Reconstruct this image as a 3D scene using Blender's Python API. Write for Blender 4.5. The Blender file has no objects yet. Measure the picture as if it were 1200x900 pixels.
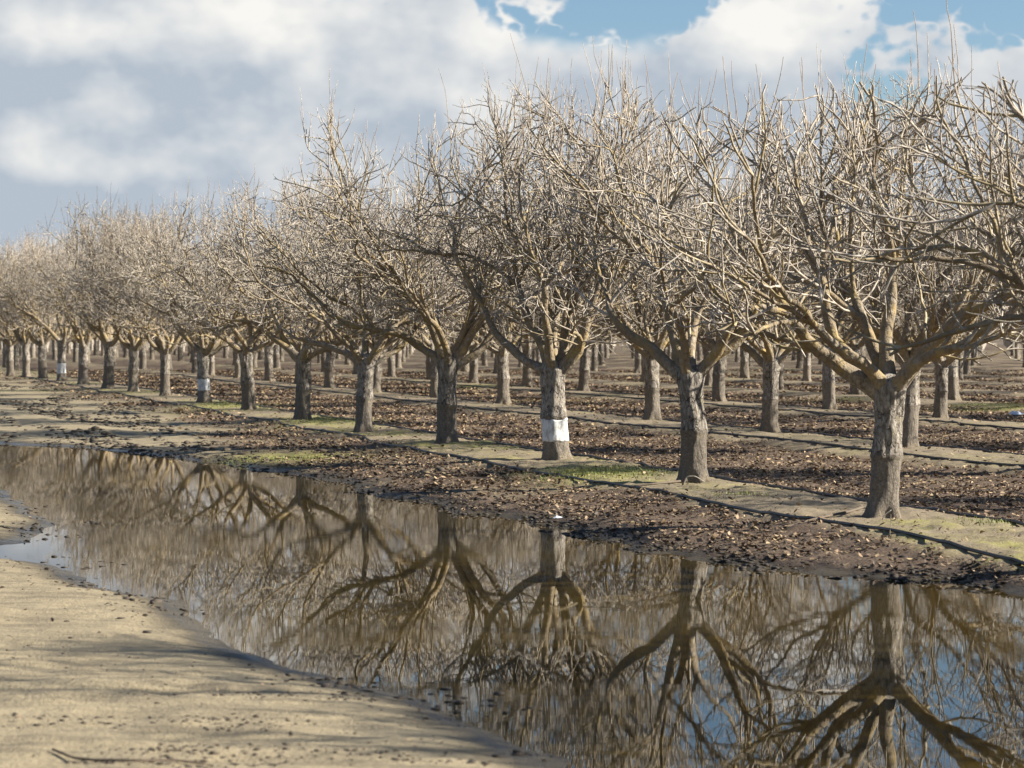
import bpy, math, random
import numpy as np

# ------------------------------------------------------------------ scene frame
SC = bpy.context.scene
COL = SC.collection
H = 1.58                 # eye height above the orchard floor
F = 3000.0               # focal length in photo pixels (1200 wide) -> 90 mm lens
HOR = 389.0
WATER_Z = -0.085

def px(x, y, z=0.0):     # survey: photo reading -> ground position in metres
    Y = F * (H - z) / (y - HOR)
    return ((x - 600.0) * Y / F, Y)

TH = math.atan(856.0 / F)
S = 5.27
E1 = (-math.sin(TH) * S, math.cos(TH) * S)     # along the row
E2 = (math.cos(TH) * S, math.sin(TH) * S)      # to the next row
NRM = (math.cos(TH), math.sin(TH))             # row normal
P1 = px(1036, 605)

SUN_AZ = math.radians(93)     # clockwise from +Y
SUN_EL = math.radians(29.5)

# ------------------------------------------------------------------ noise
def _hash(ix, iy, iz, seed):
    n = (ix * 374761393 + iy * 668265263 + iz * 2147483647 + seed * 1274126177) & 0xFFFFFFFF
    n = ((n ^ (n >> 13)) * 1274126177) & 0xFFFFFFFF
    n = ((n ^ (n >> 15)) * 2246822519) & 0xFFFFFFFF
    return ((n ^ (n >> 16)) & 0xFFFFFF) / float(0xFFFFFF)

def vnoise(x, y, z=0.0, seed=0):
    x = np.asarray(x, float); y = np.asarray(y, float); z = np.asarray(z, float) + 0 * x
    xi = np.floor(x).astype(np.int64); yi = np.floor(y).astype(np.int64); zi = np.floor(z).astype(np.int64)
    fx = x - xi; fy = y - yi; fz = z - zi
    fx = fx * fx * (3 - 2 * fx); fy = fy * fy * (3 - 2 * fy); fz = fz * fz * (3 - 2 * fz)
    def h(a, b, c): return _hash(xi + a, yi + b, zi + c, seed)
    c00 = h(0,0,0) * (1-fx) + h(1,0,0) * fx; c10 = h(0,1,0) * (1-fx) + h(1,1,0) * fx
    c01 = h(0,0,1) * (1-fx) + h(1,0,1) * fx; c11 = h(0,1,1) * (1-fx) + h(1,1,1) * fx
    return (c00 * (1-fy) + c10 * fy) * (1-fz) + (c01 * (1-fy) + c11 * fy) * fz

def vnoise2(x, y, seed=0):
    xi = np.floor(x).astype(np.int64); yi = np.floor(y).astype(np.int64)
    fx = x - xi; fy = y - yi
    fx = fx * fx * (3 - 2 * fx); fy = fy * fy * (3 - 2 * fy)
    z = np.zeros_like(xi)
    def h(a, b): return _hash(xi + a, yi + b, z, seed)
    return (h(0,0) * (1-fx) + h(1,0) * fx) * (1-fy) + (h(0,1) * (1-fx) + h(1,1) * fx) * fy

def fbm(x, y, oct=4, seed=0):
    x = np.asarray(x, float); y = np.asarray(y, float)
    a, s, t = 1.0, np.zeros_like(x), 0.0
    for o in range(oct):
        s = s + a * vnoise2(x * 2**o, y * 2**o, seed + o * 17); t += a; a *= 0.5
    return s / t

def smooth(a, b, x):
    t = np.clip((x - a) / (b - a), 0, 1)
    return t * t * (3 - 2 * t)

# ------------------------------------------------------------------ puddle outline
_up = [(-260, 508), (-90, 515), (0, 520), (90, 524), (200, 536), (330, 554), (450, 580), (600, 608), (700, 634), (800, 656),
       (950, 673), (1100, 683), (1200, 694), (1420, 712), (1700, 750)]
_lo = [(1900, 905), (1500, 1010), (1000, 1020), (720, 935), (650, 896), (580, 856), (500, 824), (400, 797), (300, 768),
       (240, 737), (205, 704), (130, 690), (60, 662), (0, 655), (-60, 652), (-60, 640), (0, 638), (25, 636), (68, 613),
       (45, 604), (20, 588), (0, 575), (-120, 560), (-260, 545)]
POLY = np.array([px(x, y, WATER_Z) for x, y in _up + _lo])

def puddle_sd(X, Y):
    X = np.asarray(X, float); Y = np.asarray(Y, float)
    d = np.full(X.shape, 1e9); ins = np.zeros(X.shape, bool)
    n = len(POLY)
    for i in range(n):
        ax, ay = POLY[i]; bx, by = POLY[(i + 1) % n]
        ex, ey = bx - ax, by - ay
        t = np.clip(((X - ax) * ex + (Y - ay) * ey) / (ex * ex + ey * ey), 0, 1)
        d = np.minimum(d, (X - ax - t * ex) ** 2 + (Y - ay - t * ey) ** 2)
        c = ((ay > Y) != (by > Y))
        xx = ax + (Y - ay) / (by - ay if by != ay else 1e-9) * ex
        ins ^= c & (X < xx)
    return np.where(ins, -1, 1) * np.sqrt(d)

def shore_sd(X, Y):
    d = puddle_sd(X, Y)
    bank = row_coord(X, Y) > -3.9
    amp = np.where(bank, 0.34, 0.10)
    return d + amp * (fbm(np.asarray(X) * 2.1, np.asarray(Y) * 1.1, 5, 5) - 0.5) * 2 + np.where(bank, .22, .05) * (fbm(np.asarray(X) * 5.5, np.asarray(Y) * 3.0, 3, 6) - 0.5) * 2

def row_coord(X, Y):       # distance behind the front row, metres
    return (np.asarray(X) - P1[0]) * NRM[0] + (np.asarray(Y) - P1[1]) * NRM[1]

def along_coord(X, Y):
    return ((np.asarray(X) - P1[0]) * E1[0] + (np.asarray(Y) - P1[1]) * E1[1]) / S

def row_local(X, Y):       # signed distance to the nearest row strip (-S/2..S/2), rows >= 0 only
    r = row_coord(X, Y)
    k = np.maximum(np.round((r + 0.45) / S), 0)
    return r - k * S, k

def ground_base(X, Y):     # smooth relief with the berms
    l, k = row_local(X, Y)
    berm = 0.075 * np.exp(-((l + 0.42) / 0.95) ** 4)
    return berm

def ground_h(X, Y):
    X = np.asarray(X, float); Y = np.asarray(Y, float)
    sd = shore_sd(X, Y)
    far = np.clip((80 - np.hypot(X, Y)) / 40, 0, 1)
    r = row_coord(X, Y)
    base = ground_base(X, Y)
    litter = smooth(-3.6, -2.6, r)
    rough = (fbm(X * 3, Y * 3, 4, 11) - 0.5) * (0.05 + 0.02 * litter) + (fbm(X * 12, Y * 12, 3, 12) - 0.5) * 0.028 * (0.3 + litter)
    ridge = (fbm(X * 0.35, Y * 2.2, 3, 21) - 0.5) * 0.05 * (1 - litter)
    near = 1 - smooth(-4.6, -4.0, r)
    ridge = ridge + near * ((fbm(X * .9, Y * 6.5, 3, 23) - .5) * .022 + (fbm(X * 9, Y * 14, 2, 24) - .5) * .012)
    # wheel ruts along the sandy track, parallel to the row
    ac = along_coord(X, Y)
    track = smooth(-9.5, -8, r) * (1 - smooth(-4.5, -3, r)) * smooth(6, 16, ac)
    ridge = ridge + track * 0.05 * (fbm(r * 2.2, ac * 0.18, 3, 33) - 0.5) * 2
    out = base + (rough + ridge) * far
    wmix = 1 - np.exp(-np.clip(sd, 0, None) / 0.55)
    z_out = WATER_Z + 0.002 + (out - WATER_Z) * wmix + rough * 0.4 * np.exp(-np.clip(sd, 0, None) / 0.5)
    z_in = WATER_Z + np.maximum(sd * 0.16, -0.14) + rough * 0.35 * np.exp(np.clip(sd, None, 0) / 0.3)
    return np.where(sd > 0, z_out, z_in)

def gz(x, y): return float(ground_h(np.array([x]), np.array([y]))[0])

# ------------------------------------------------------------------ object helpers
def tag(o, label=None, cat=None, group=None, kind=None):
    if label: o['label'] = label
    if cat: o['category'] = cat
    if group: o['group'] = group
    if kind: o['kind'] = kind
    return o

def empty(name, loc, rz=0.0, sc=1.0):
    o = bpy.data.objects.new(name, None); COL.objects.link(o)
    o.location = loc; o.rotation_euler = (0, 0, rz); o.scale = (sc, sc, sc)
    o.empty_display_size = 0.2
    return o

def mesh_np(name, V, Fq, mat, smooth_=True, attrs=None):
    """V (n,3); Fq list of int arrays (m,3) / (m,4)."""
    me = bpy.data.meshes.new(name)
    V = np.asarray(V, np.float32)
    me.vertices.add(len(V)); me.vertices.foreach_set('co', V.ravel())
    loops = []; starts = []; tot = 0
    for f in Fq:
        f = np.asarray(f, np.int32)
        if len(f) == 0: continue
        k = f.shape[1]
        starts.append(np.arange(len(f), dtype=np.int32) * k + tot)
        loops.append(f.ravel()); tot += f.size
    loops = np.concatenate(loops); starts = np.concatenate(starts)
    me.loops.add(len(loops)); me.loops.foreach_set('vertex_index', loops)
    me.polygons.add(len(starts)); me.polygons.foreach_set('loop_start', starts)
    if smooth_:
        me.polygons.foreach_set('use_smooth', np.ones(len(starts), bool))
    me.update(calc_edges=True)
    for an, (kind, data) in (attrs or {}).items():
        a = me.attributes.new(an, kind, 'POINT')
        if kind == 'FLOAT': a.data.foreach_set('value', np.asarray(data, np.float32).ravel())
        else: a.data.foreach_set('color', np.asarray(data, np.float32).ravel())
    me.materials.append(mat)
    return me

def link(name, me, parent=None):
    o = bpy.data.objects.new(name, me); COL.objects.link(o)
    if parent is not None: o.parent = parent
    return o

class Tubes:
    """collects tapered tubes into one mesh"""
    def __init__(s): s.V = []; s.Q = []; s.T = []; s.A = []; s.n = 0; s.log = []
    def add(s, pts, rad, k, tone=0.5):
        P = np.asarray(pts, float); R = np.asarray(rad, float); n = len(P)
        if n < 2: return
        s.log.append(((P, R), k))
        D = np.empty_like(P); D[1:-1] = P[2:] - P[:-2]; D[0] = P[1] - P[0]; D[-1] = P[-1] - P[-2]
        D /= np.linalg.norm(D, axis=1)[:, None] + 1e-9
        ref = np.array([0., 0., 1.]) if abs(D[0, 2]) < 0.8 else np.array([1., 0., 0.])
        U = ref[None] - D * (D @ ref)[:, None]
        bad = np.linalg.norm(U, axis=1) < 0.15
        if bad.any():
            r2 = np.array([0.3, 0.9, 0.1]); U[bad] = r2[None] - D[bad] * (D[bad] @ r2)[:, None]
        U /= np.linalg.norm(U, axis=1)[:, None] + 1e-9
        W = np.cross(D, U)
        a = np.arange(k) * (2 * math.pi / k)
        ring = P[:, None, :] + R[:, None, None] * (np.cos(a)[None, :, None] * U[:, None, :] + np.sin(a)[None, :, None] * W[:, None, :])
        b = s.n
        s.V.append(ring.reshape(-1, 3)); s.V.append((P[-1] + D[-1] * R[-1])[None])
        i = np.arange(n - 1)[:, None] * k + b; j = np.arange(k)[None]; j2 = (j + 1) % k
        s.Q.append(np.stack([i + j, i + j2, i + k + j2, i + k + j], -1).reshape(-1, 4))
        e = b + (n - 1) * k; jj = np.arange(k)
        s.T.append(np.stack([e + jj, e + (jj + 1) % k, np.full(k, b + n * k)], -1))
        t = np.asarray(tone, float) + np.zeros(n)
        s.A.append(np.concatenate([np.repeat(t, k), t[-1:]]))
        s.n += n * k + 1
    def mesh(s, name, mat):
        return mesh_np(name, np.concatenate(s.V), [np.concatenate(s.Q), np.concatenate(s.T)], mat,
                       attrs={'tone': ('FLOAT', np.concatenate(s.A))})

# ------------------------------------------------------------------ materials
def new_mat(name):
    m = bpy.data.materials.new(name); m.use_nodes = True
    nt = m.node_tree; nt.nodes.clear()
    out = nt.nodes.new('ShaderNodeOutputMaterial'); b = nt.nodes.new('ShaderNodeBsdfPrincipled')
    nt.links.new(b.outputs[0], out.inputs[0])
    return m, nt, b

class NB:
    def __init__(s, nt): s.nt = nt
    def n(s, typ, **kw):
        x = s.nt.nodes.new(typ)
        for k, v in kw.items(): setattr(x, k, v)
        return x
    def l(s, a, b): s.nt.links.new(a, b)
    def setin(s, node, key, v):
        if hasattr(v, 'is_linked') or hasattr(v, 'links'): s.l(v, node.inputs[key])
        else: node.inputs[key].default_value = v
    def math(s, op, a, b=0.0, clamp=False):
        x = s.n('ShaderNodeMath', operation=op, use_clamp=clamp)
        s.setin(x, 0, a); s.setin(x, 1, b); return x.outputs[0]
    def mix(s, f, a, b):
        x = s.n('ShaderNodeMix', data_type='RGBA')
        s.setin(x, 0, f)
        for key, v in ((6, a), (7, b)):
            if isinstance(v, tuple): x.inputs[key].default_value = (*v, 1)
            else: s.l(v, x.inputs[key])
        return x.outputs[2]
    def ramp(s, f, a, b, smoothstep=True):
        x = s.n('ShaderNodeMapRange', interpolation_type='SMOOTHSTEP' if smoothstep else 'LINEAR')
        s.setin(x, 0, f); x.inputs[1].default_value = a; x.inputs[2].default_value = b
        return x.outputs[0]
    def noise(s, vec, scale, detail=3, rough=0.5, dim='3D'):
        x = s.n('ShaderNodeTexNoise', noise_dimensions=dim)
        if vec is not None: s.l(vec, x.inputs['Vector'])
        x.inputs['Scale'].default_value = scale; x.inputs['Detail'].default_value = detail
        x.inputs['Roughness'].default_value = rough
        return x.outputs[0]
    def mapping(s, vec, scale=(1, 1, 1), loc=(0, 0, 0)):
        x = s.n('ShaderNodeMapping'); s.l(vec, x.inputs[0])
        x.inputs['Scale'].default_value = scale; x.inputs['Location'].default_value = loc
        return x.outputs[0]
    def bump(s, h, strength, dist, normal=None):
        x = s.n('ShaderNodeBump'); s.l(h, x.inputs['Height'])
        x.inputs['Strength'].default_value = strength; x.inputs['Distance'].default_value = dist
        if normal is not None: s.l(normal, x.inputs['Normal'])
        return x.outputs[0]
    def attr(s, name, out='Fac'):
        x = s.n('ShaderNodeAttribute', attribute_name=name); return x.outputs[out]

def bark_trunk_mat():
    m, nt, b = new_mat('trunk_bark'); g = NB(nt)
    tc = g.n('ShaderNodeTexCoord').outputs['Object']
    rnd = g.n('ShaderNodeObjectInfo').outputs['Random']
    st = g.mapping(tc, (1, 1, 0.36))
    n1 = g.ramp(g.noise(st, 34, 6, 0.7), .3, .7); n2 = g.noise(tc, 7, 4, 0.6); n3 = g.noise(tc, 60, 3, 0.6)
    v = g.n('ShaderNodeTexVoronoi', feature='DISTANCE_TO_EDGE'); wv = g.n('ShaderNodeVectorMath', operation='ADD')
    nc = g.n('ShaderNodeTexNoise'); nc.inputs['Scale'].default_value = 14; g.l(tc, nc.inputs['Vector'])
    sc_ = g.n('ShaderNodeVectorMath', operation='SCALE'); g.l(nc.outputs[1], sc_.inputs[0]); sc_.inputs['Scale'].default_value = 0.06
    g.l(st, wv.inputs[0]); g.l(sc_.outputs[0], wv.inputs[1]); g.l(wv.outputs[0], v.inputs['Vector']); v.inputs['Scale'].default_value = 27
    crack = g.math('MAXIMUM', g.ramp(v.outputs['Distance'], 0.0, 0.09), g.ramp(g.noise(tc, 5, 3, .6), .46, .56))
    sep = g.n('ShaderNodeSeparateXYZ'); g.l(tc, sep.inputs[0])
    zz = g.math('ADD', sep.outputs[2], g.math('MULTIPLY', g.math('SUBTRACT', n2, 0.5), 0.08))
    up = g.ramp(zz, 0.505, 0.535)
    low = g.mix(g.math('ADD', g.math('MULTIPLY', n1, .45), g.math('MULTIPLY', g.ramp(n3, .3, .7), .55)), (0.10, 0.084, 0.066), (0.31, 0.265, 0.21))
    upp = g.mix(n1, (0.13, 0.108, 0.085), (0.50, 0.45, 0.38))
    upp = g.mix(g.math('SUBTRACT', 1.0, crack), upp, (0.075, 0.056, 0.042))
    c = g.mix(up, low, upp)
    lich = g.math('MULTIPLY', g.ramp(n2, 0.55, 0.75), 0.45)
    c = g.mix(lich, c, (0.33, 0.27, 0.13))
    foot = g.math('MULTIPLY', g.math('SUBTRACT', 1.0, g.ramp(zz, 0.02, 0.12)), 0.6)
    c = g.mix(foot, c, (0.22, 0.175, 0.12))
    val = g.n('ShaderNodeHueSaturation'); g.l(c, val.inputs['Color'])
    g.l(g.math('ADD', g.math('MULTIPLY', rnd, 0.35), 0.85), val.inputs['Value'])
    g.l(val.outputs[0], b.inputs['Base Color']); b.inputs['Roughness'].default_value = 0.9
    hgt = g.math('ADD', g.math('MULTIPLY', n1, 0.6), g.math('ADD', g.math('MULTIPLY', crack, g.math('MULTIPLY', up, 0.8)), g.math('MULTIPLY', n3, 0.25)))
    g.l(g.bump(hgt, 1.0, 0.02), b.inputs['Normal'])
    return m

def limb_mat():
    m, nt, b = new_mat('limb_bark'); g = NB(nt)
    tc = g.n('ShaderNodeTexCoord').outputs['Object']
    n1 = g.noise(tc, 30, 4, 0.6); n2 = g.noise(tc, 4.5, 4, 0.6); n3 = g.noise(tc, 11, 3, 0.6)
    c = g.mix(n1, (0.10, 0.077, 0.050), (0.36, 0.28, 0.175))
    c = g.mix(g.math('MULTIPLY', g.ramp(n2, 0.48, 0.72), 0.75), c, (0.42, 0.30, 0.10))
    c = g.mix(g.math('MULTIPLY', g.ramp(n3, 0.52, 0.66), 0.5), c, (0.40, 0.36, 0.30))
    sz = g.n('ShaderNodeSeparateXYZ'); g.l(tc, sz.inputs[0])
    nb_ = g.noise(g.mapping(tc, (1, 1, .5)), 38, 5, .7)
    base = g.math('SUBTRACT', 1.0, g.ramp(g.math('ADD', sz.outputs[2], g.math('MULTIPLY', n2, .5)), 1.25, 1.6))
    c = g.mix(base, c, g.mix(g.ramp(nb_, .3, .7), (0.10, 0.082, 0.062), (0.42, 0.37, 0.30)))
    g.l(c, b.inputs['Base Color']); b.inputs['Roughness'].default_value = 0.85
    g.l(g.bump(g.math('ADD', n1, n3), 1.0, 0.02), b.inputs['Normal'])
    return m

def twig_mat():
    m, nt, b = new_mat('twig_bark'); g = NB(nt)
    tc = g.n('ShaderNodeTexCoord').outputs['Object']; t = g.attr('tone')
    n1 = g.ramp(g.noise(tc, 13, 3, 0.6), .3, .7)
    # tone 0: stout lichened wood, 0.5: grey twig, 1: red brown new shoot
    c = g.mix(n1, (0.16, 0.12, 0.06), (0.42, 0.33, 0.17))
    c = g.mix(g.ramp(t, 0.1, 0.45), c, g.mix(n1, (0.19, 0.157, 0.117), (0.58, 0.515, 0.435)))
    c = g.mix(g.ramp(t, 0.62, 0.95), c, g.mix(n1, (0.14, 0.10, 0.07), (0.31, 0.245, 0.18)))
    g.l(c, b.inputs['Base Color']); b.inputs['Roughness'].default_value = 0.75
    return m

def simple_mat(name, c1, c2, scale, rough, bumpd=0.003):
    m, nt, b = new_mat(name); g = NB(nt)
    tc = g.n('ShaderNodeTexCoord').outputs['Object']; n1 = g.noise(tc, scale, 4, 0.6)
    g.l(g.mix(n1, c1, c2), b.inputs['Base Color']); b.inputs['Roughness'].default_value = rough
    g.l(g.bump(n1, 0.6, bumpd), b.inputs['Normal'])
    return m

def color_attr_mat(name, rough=0.8, transl=False):
    m, nt, b = new_mat(name); g = NB(nt)
    a = g.attr('col', 'Color'); g.l(a, b.inputs['Base Color']); b.inputs['Roughness'].default_value = rough
    return m

M_TRUNK = bark_trunk_mat(); M_LIMB = limb_mat(); M_TWIG = twig_mat()
M_PAINT = simple_mat('white_trunk_paint', (0.58, 0.59, 0.59), (0.80, 0.81, 0.80), 28, 0.8, 0.008)
_nt = M_PAINT.node_tree; _g = NB(_nt); _b = [n for n in _nt.nodes if n.type == 'BSDF_PRINCIPLED'][0]
_c = _b.inputs['Base Color'].links[0].from_socket; _tc = _g.n('ShaderNodeTexCoord').outputs['Object']
_d = _g.ramp(_g.noise(_g.mapping(_tc, (1, 1, .5)), 22, 5, .7), .45, .62)
_g.l(_g.mix(_g.math('MULTIPLY', _d, .55), _c, (0.26, 0.22, 0.175)), _b.inputs['Base Color'])
M_HOSE = simple_mat('black_hose_plastic', (0.014, 0.014, 0.016), (0.06, 0.055, 0.05), 9, 0.42)
M_LEAF = color_attr_mat('dead_leaves', 0.7)
M_CLOD = color_attr_mat('mud_clods', 0.8)
M_GRASS = color_attr_mat('grass_blades', 0.6)
M_STICK = simple_mat('stick_bark_and_shadow', (0.07, 0.05, 0.035), (0.18, 0.14, 0.10), 20, 0.85)
M_DRY = simple_mat('dry_pale_stem', (0.42, 0.37, 0.30), (0.60, 0.55, 0.47), 20, 0.8)
M_SCRAP = simple_mat('white_plastic_film', (0.60, 0.66, 0.76), (0.82, 0.85, 0.90), 15, 0.35)

# ------------------------------------------------------------------ tree generator
def trunk_r(z):
    zs = [-.15, 0, .05, .18, .40, .475, .505, .53, .60, .82, .98, 1.07, 1.13, 1.17, 1.19]
    rs = [.178, .157, .141, .127, .121, .124, .135, .128, .118, .115, .126, .136, .118, .075, .02]
    return np.interp(z, zs, rs)

def trunk_surface(a, z, seed, off=0.0):
    r = trunk_r(z)
    lobes = 1 + 0.05 * np.sin(a * 2 + seed) + 0.035 * np.sin(a * 3 + seed * 2.3 + z * 1.5)
    lump = (vnoise(np.cos(a) * 1.6 + seed * 7, np.sin(a) * 1.6, z * 3.5, 3) - 0.5) * 0.035
    bark = (vnoise(np.cos(a) * 7 + seed, np.sin(a) * 7, z * 7, 4) - 0.5) * 0.014 * np.where(z > 0.5, 1.4, 0.5)
    toe = 0.03 * np.clip(1 - z / 0.14, 0, 1) * np.sin(a * 5 + seed)
    rr = r * lobes + (lump + bark + toe) * np.clip(r / 0.1, 0, 1) + off
    bx = 0.02 * np.sin(z * 2.2 + seed); by = 0.02 * np.sin(z * 1.9 + seed * 1.7)
    return np.stack([rr * np.cos(a) + bx * (z > 0), rr * np.sin(a) + by * (z > 0), z], -1)

def trunk_mesh(seed, na=36, nz=56, mat=None):
    z = np.concatenate([np.linspace(-.15, 1.05, nz - 10), np.linspace(1.06, 1.19, 10)]); a = np.arange(na) * 2 * math.pi / na
    A, Z = np.meshgrid(a, z)
    V = trunk_surface(A, Z, seed).reshape(-1, 3)
    n = len(z); i = np.arange(n - 1)[:, None] * na; j = np.arange(na)[None]; j2 = (j + 1) % na
    Q = np.stack([i + j, i + j2, i + na + j2, i + na + j], -1).reshape(-1, 4)
    top = np.array([[*V[-na:].mean(0)]]); V = np.concatenate([V, top])
    e = (n - 1) * na; T = np.stack([e + np.arange(na), e + (np.arange(na) + 1) % na, np.full(na, n * na)], -1)
    return mesh_np('trunk', V, [Q, T], mat or M_TRUNK)

def band_mesh(seed, z0, z1, na=64, nz=16):
    a = np.arange(na) * 2 * math.pi / na
    e0 = z0 + (vnoise(np.cos(a) * 4, np.sin(a) * 4, seed, 8) - 0.5) * 0.025
    e1 = z1 + (vnoise(np.cos(a) * 5, np.sin(a) * 5, seed + 4, 9) - 0.5) * 0.045
    rings = []
    for q in range(nz):
        t = q / (nz - 1)
        off = 0.002 if 0 < q < nz - 1 else -0.004
        tt = 0.0 if q == 0 else (1.0 if q == nz - 1 else (q - 1) / (nz - 3))
        rings.append(trunk_surface(a, e0 + (e1 - e0) * tt, seed, off))
    V = np.concatenate(rings)
    i = np.arange(nz - 1)[:, None] * na; j = np.arange(na)[None]; j2 = (j + 1) % na
    Q = np.stack([i + j, i + j2, i + na + j2, i + na + j], -1).reshape(-1, 4)
    return mesh_np('paint_band', V, [Q], M_PAINT)

def norm(v):
    l = math.sqrt(v[0]**2 + v[1]**2 + v[2]**2) or 1e-9
    return (v[0]/l, v[1]/l, v[2]/l)

def grow_tree(seed, top=4.2, R=2.6, limbs=None, dens=1.0, shoots=1.0, lod=0, zlow=1.5):
    """returns (list of limb Tubes, twig Tubes)"""
    rnd = random.Random(seed)
    g = rnd.gauss; u = rnd.uniform
    zc = 1.2 + (top - 1.2) * 0.46; hz = top - zc
    def inside(p):
        r2 = (p[0]**2 + p[1]**2) / (R * R)
        dz = (p[2] - zc) / (hz if p[2] > zc else (zc - zlow + 0.25))
        return r2 + dz * dz < 1.0 and p[2] > zlow - 0.25
    def path(p, d, L, r0, r1, step, wob, trop, env=True):
        n = max(2, int(round(L / step))); st = L / n
        pts = [p]; rad = [r0]; dd = d
        for i in range(n):
            dd = norm((dd[0] + g(0, wob) + trop[0], dd[1] + g(0, wob) + trop[1], dd[2] + g(0, wob) + trop[2]))
            p = (p[0] + dd[0]*st, p[1] + dd[1]*st, p[2] + dd[2]*st)
            if env and i > 0 and not inside(p): break
            pts.append(p); rad.append(r0 + (r1 - r0) * (i + 1) / n)
        rad = [q * (1 + .16 * (rnd.random() - .45)) if q > .013 else q for q in rad[:len(pts)]]
        nonlocal cut
        cut = len(pts) < max(3, .55 * n)
        return pts, rad
    def deviate(d, ang, az=None):
        # rotate direction d by ang around a random axis
        a = norm((g(0, 1), g(0, 1), g(0, 1)))
        c = a[0]*d[0] + a[1]*d[1] + a[2]*d[2]
        q = norm((a[0]-c*d[0], a[1]-c*d[1], a[2]-c*d[2]))
        s, k = math.sin(ang), math.cos(ang)
        return (d[0]*k + q[0]*s, d[1]*k + q[1]*s, d[2]*k + q[2]*s)
    TW = Tubes(); LB = []; cut = False
    if limbs is None:
        n = rnd.choice([6, 6, 7]); a0 = u(0, 6.28)
        limbs = [(math.degrees(a0 + i * 6.283 / n + g(0, .22)), u(38, 62), u(.85, 1.1)) for i in range(n)]
        limbs.append((u(0, 360), u(8, 22), .8))
    sides = {0: (10, 8, 5, 4, 3), 1: (7, 6, 4, 3, 3), 2: (5, 4, 3, 3, 3)}[lod]
    def dirof(pts, i):
        a, b = pts[max(0, i - 1)], pts[min(len(pts) - 1, i + 1)]
        return norm((b[0]-a[0], b[1]-a[1], b[2]-a[2]))
    def twig(p, d, lv):     # lvl 4: spur twigs
        L = u(.07, .24)
        pts, rad = path(p, d, L, .0050, .0030, .055, .20, (0, 0, u(-.02, .14)), False)
        TW.add(pts, rad, sides[4], u(.42, .7))
    def shoot(p):
        L = u(.22, .75) * (1.0 if rnd.random() < .75 else 1.3)
        d = norm((g(0, .16), g(0, .16), 1))
        pts, rad = path(p, d, L, .0064, .0030, .12, .06, (0, 0, .06), False)
        TW.add(pts, rad, sides[4], u(.7, 1.0))
    def lvl3(p, d):
        L = u(.22, .55)
        tz = u(-.05, .15)
        pts, rad = path(p, d, L, .0078, .0044, .085, .15, (0, 0, tz))
        TW.add(pts, rad, sides[3], u(.3, .6))
        s = .10
        for i in range(1, len(pts)):
            if rnd.random() < .40 * dens: twig(pts[i], deviate(dirof(pts, i), u(.5, 1.2)), 4)
        if len(pts) > 2 and rnd.random() < .6: twig(pts[-1], deviate(dirof(pts, len(pts) - 1), .4), 4)
    def lvl2(p, d, L=None, r=.0122):
        L = L or u(.45, .95)
        tz = u(.0, .14)
        pts, rad = path(p, d, L, r, .0072, .10, .14, (0, 0, tz))
        TW.add(pts, rad, sides[2], u(.12, .42))
        if cut: return
        for i in range(1, len(pts)):
            if rnd.random() < .45 * dens: lvl3(pts[i], deviate(dirof(pts, i), u(.6, 1.25)))
            if pts[i][2] > zc + hz * .25 and rnd.random() < .16 * shoots: shoot(pts[i])
        lvl3(pts[-1], deviate(dirof(pts, len(pts) - 1), .4))
        if pts[-1][2] > zc + hz * .1 and rnd.random() < .7 * shoots: shoot(pts[-1])
    def main(T, p, d, L, r):
        out = norm((p[0], p[1], 0.001))
        pts, rad = path(p, d, L, r, .0125, .12, .17, (out[0]*.02, out[1]*.02, u(.0, .10)))
        T.add(pts, rad, sides[1], .2)
        if cut: return
        for i in range(1, len(pts)):
            if rnd.random() < .60 * dens: lvl2(pts[i], deviate(dirof(pts, i), u(.6, 1.15)))
            if rnd.random() < .22: lvl3(pts[i], deviate(dirof(pts, i), u(.7, 1.4)))
        for q in range(2): lvl2(pts[-1], deviate(dirof(pts, len(pts) - 1), u(.25, .6)))
    for (az, tilt, sc) in limbs:
        T = Tubes()
        a = math.radians(az); t = math.radians(tilt)
        d = (math.sin(t) * math.cos(a), math.sin(t) * math.sin(a), math.cos(t))
        L = u(.90, 1.22) * sc * (top / 4.2)
        r0 = u(.055, .069) * sc ** .5
        st = (math.cos(a) * .035, math.sin(a) * .03, .96 + .10 * math.cos(t))
        pts, rad = path(st, d, L, r0, .036, .13, .14, (0, 0, .05), False)
        rad[0] = r0 * 1.2; rad[1] = rad[1] * 1.12
        T.add(pts, rad, sides[0], 0.)
        for i in range(3, len(pts)):
            if rnd.random() < .26: lvl2(pts[i], deviate(dirof(pts, i), u(.6, 1.2)), u(.6, 1.1), .019)
            if rnd.random() < .25: lvl3(pts[i], deviate(dirof(pts, i), u(.6, 1.4)))
            if i < len(pts) - 1 and rnd.random() < .13: main(T, pts[i], deviate(dirof(pts, i), u(.5, .9)), u(.8, 1.25), .03)
        nf = 3 if rnd.random() < .75 else 2
        for q in range(nf):
            main(T, pts[-1], deviate(dirof(pts, len(pts) - 1), u(.25, .6)), u(1.25, 1.8) * (top / 4.2), .028 if q == 0 else .023)
        LB.append(T)
    return LB, TW

def merge(tubes):
    m = Tubes()
    for t in tubes:
        for v, a in zip([np.concatenate(t.V)], [np.concatenate(t.A)]):
            m.V.append(v); m.A.append(a)
        m.Q.append(np.concatenate(t.Q) + m.n); m.T.append(np.concatenate(t.T) + m.n); m.n += t.n
    return m

ORD = ['first', 'second', 'third', 'fourth', 'fifth', 'sixth', 'seventh', 'eighth', 'ninth', 'tenth', 'eleventh', 'twelfth',
       'thirteenth', 'fourteenth', 'fifteenth', 'sixteenth', 'seventeenth', 'eighteenth', 'nineteenth', 'twentieth']

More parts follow.
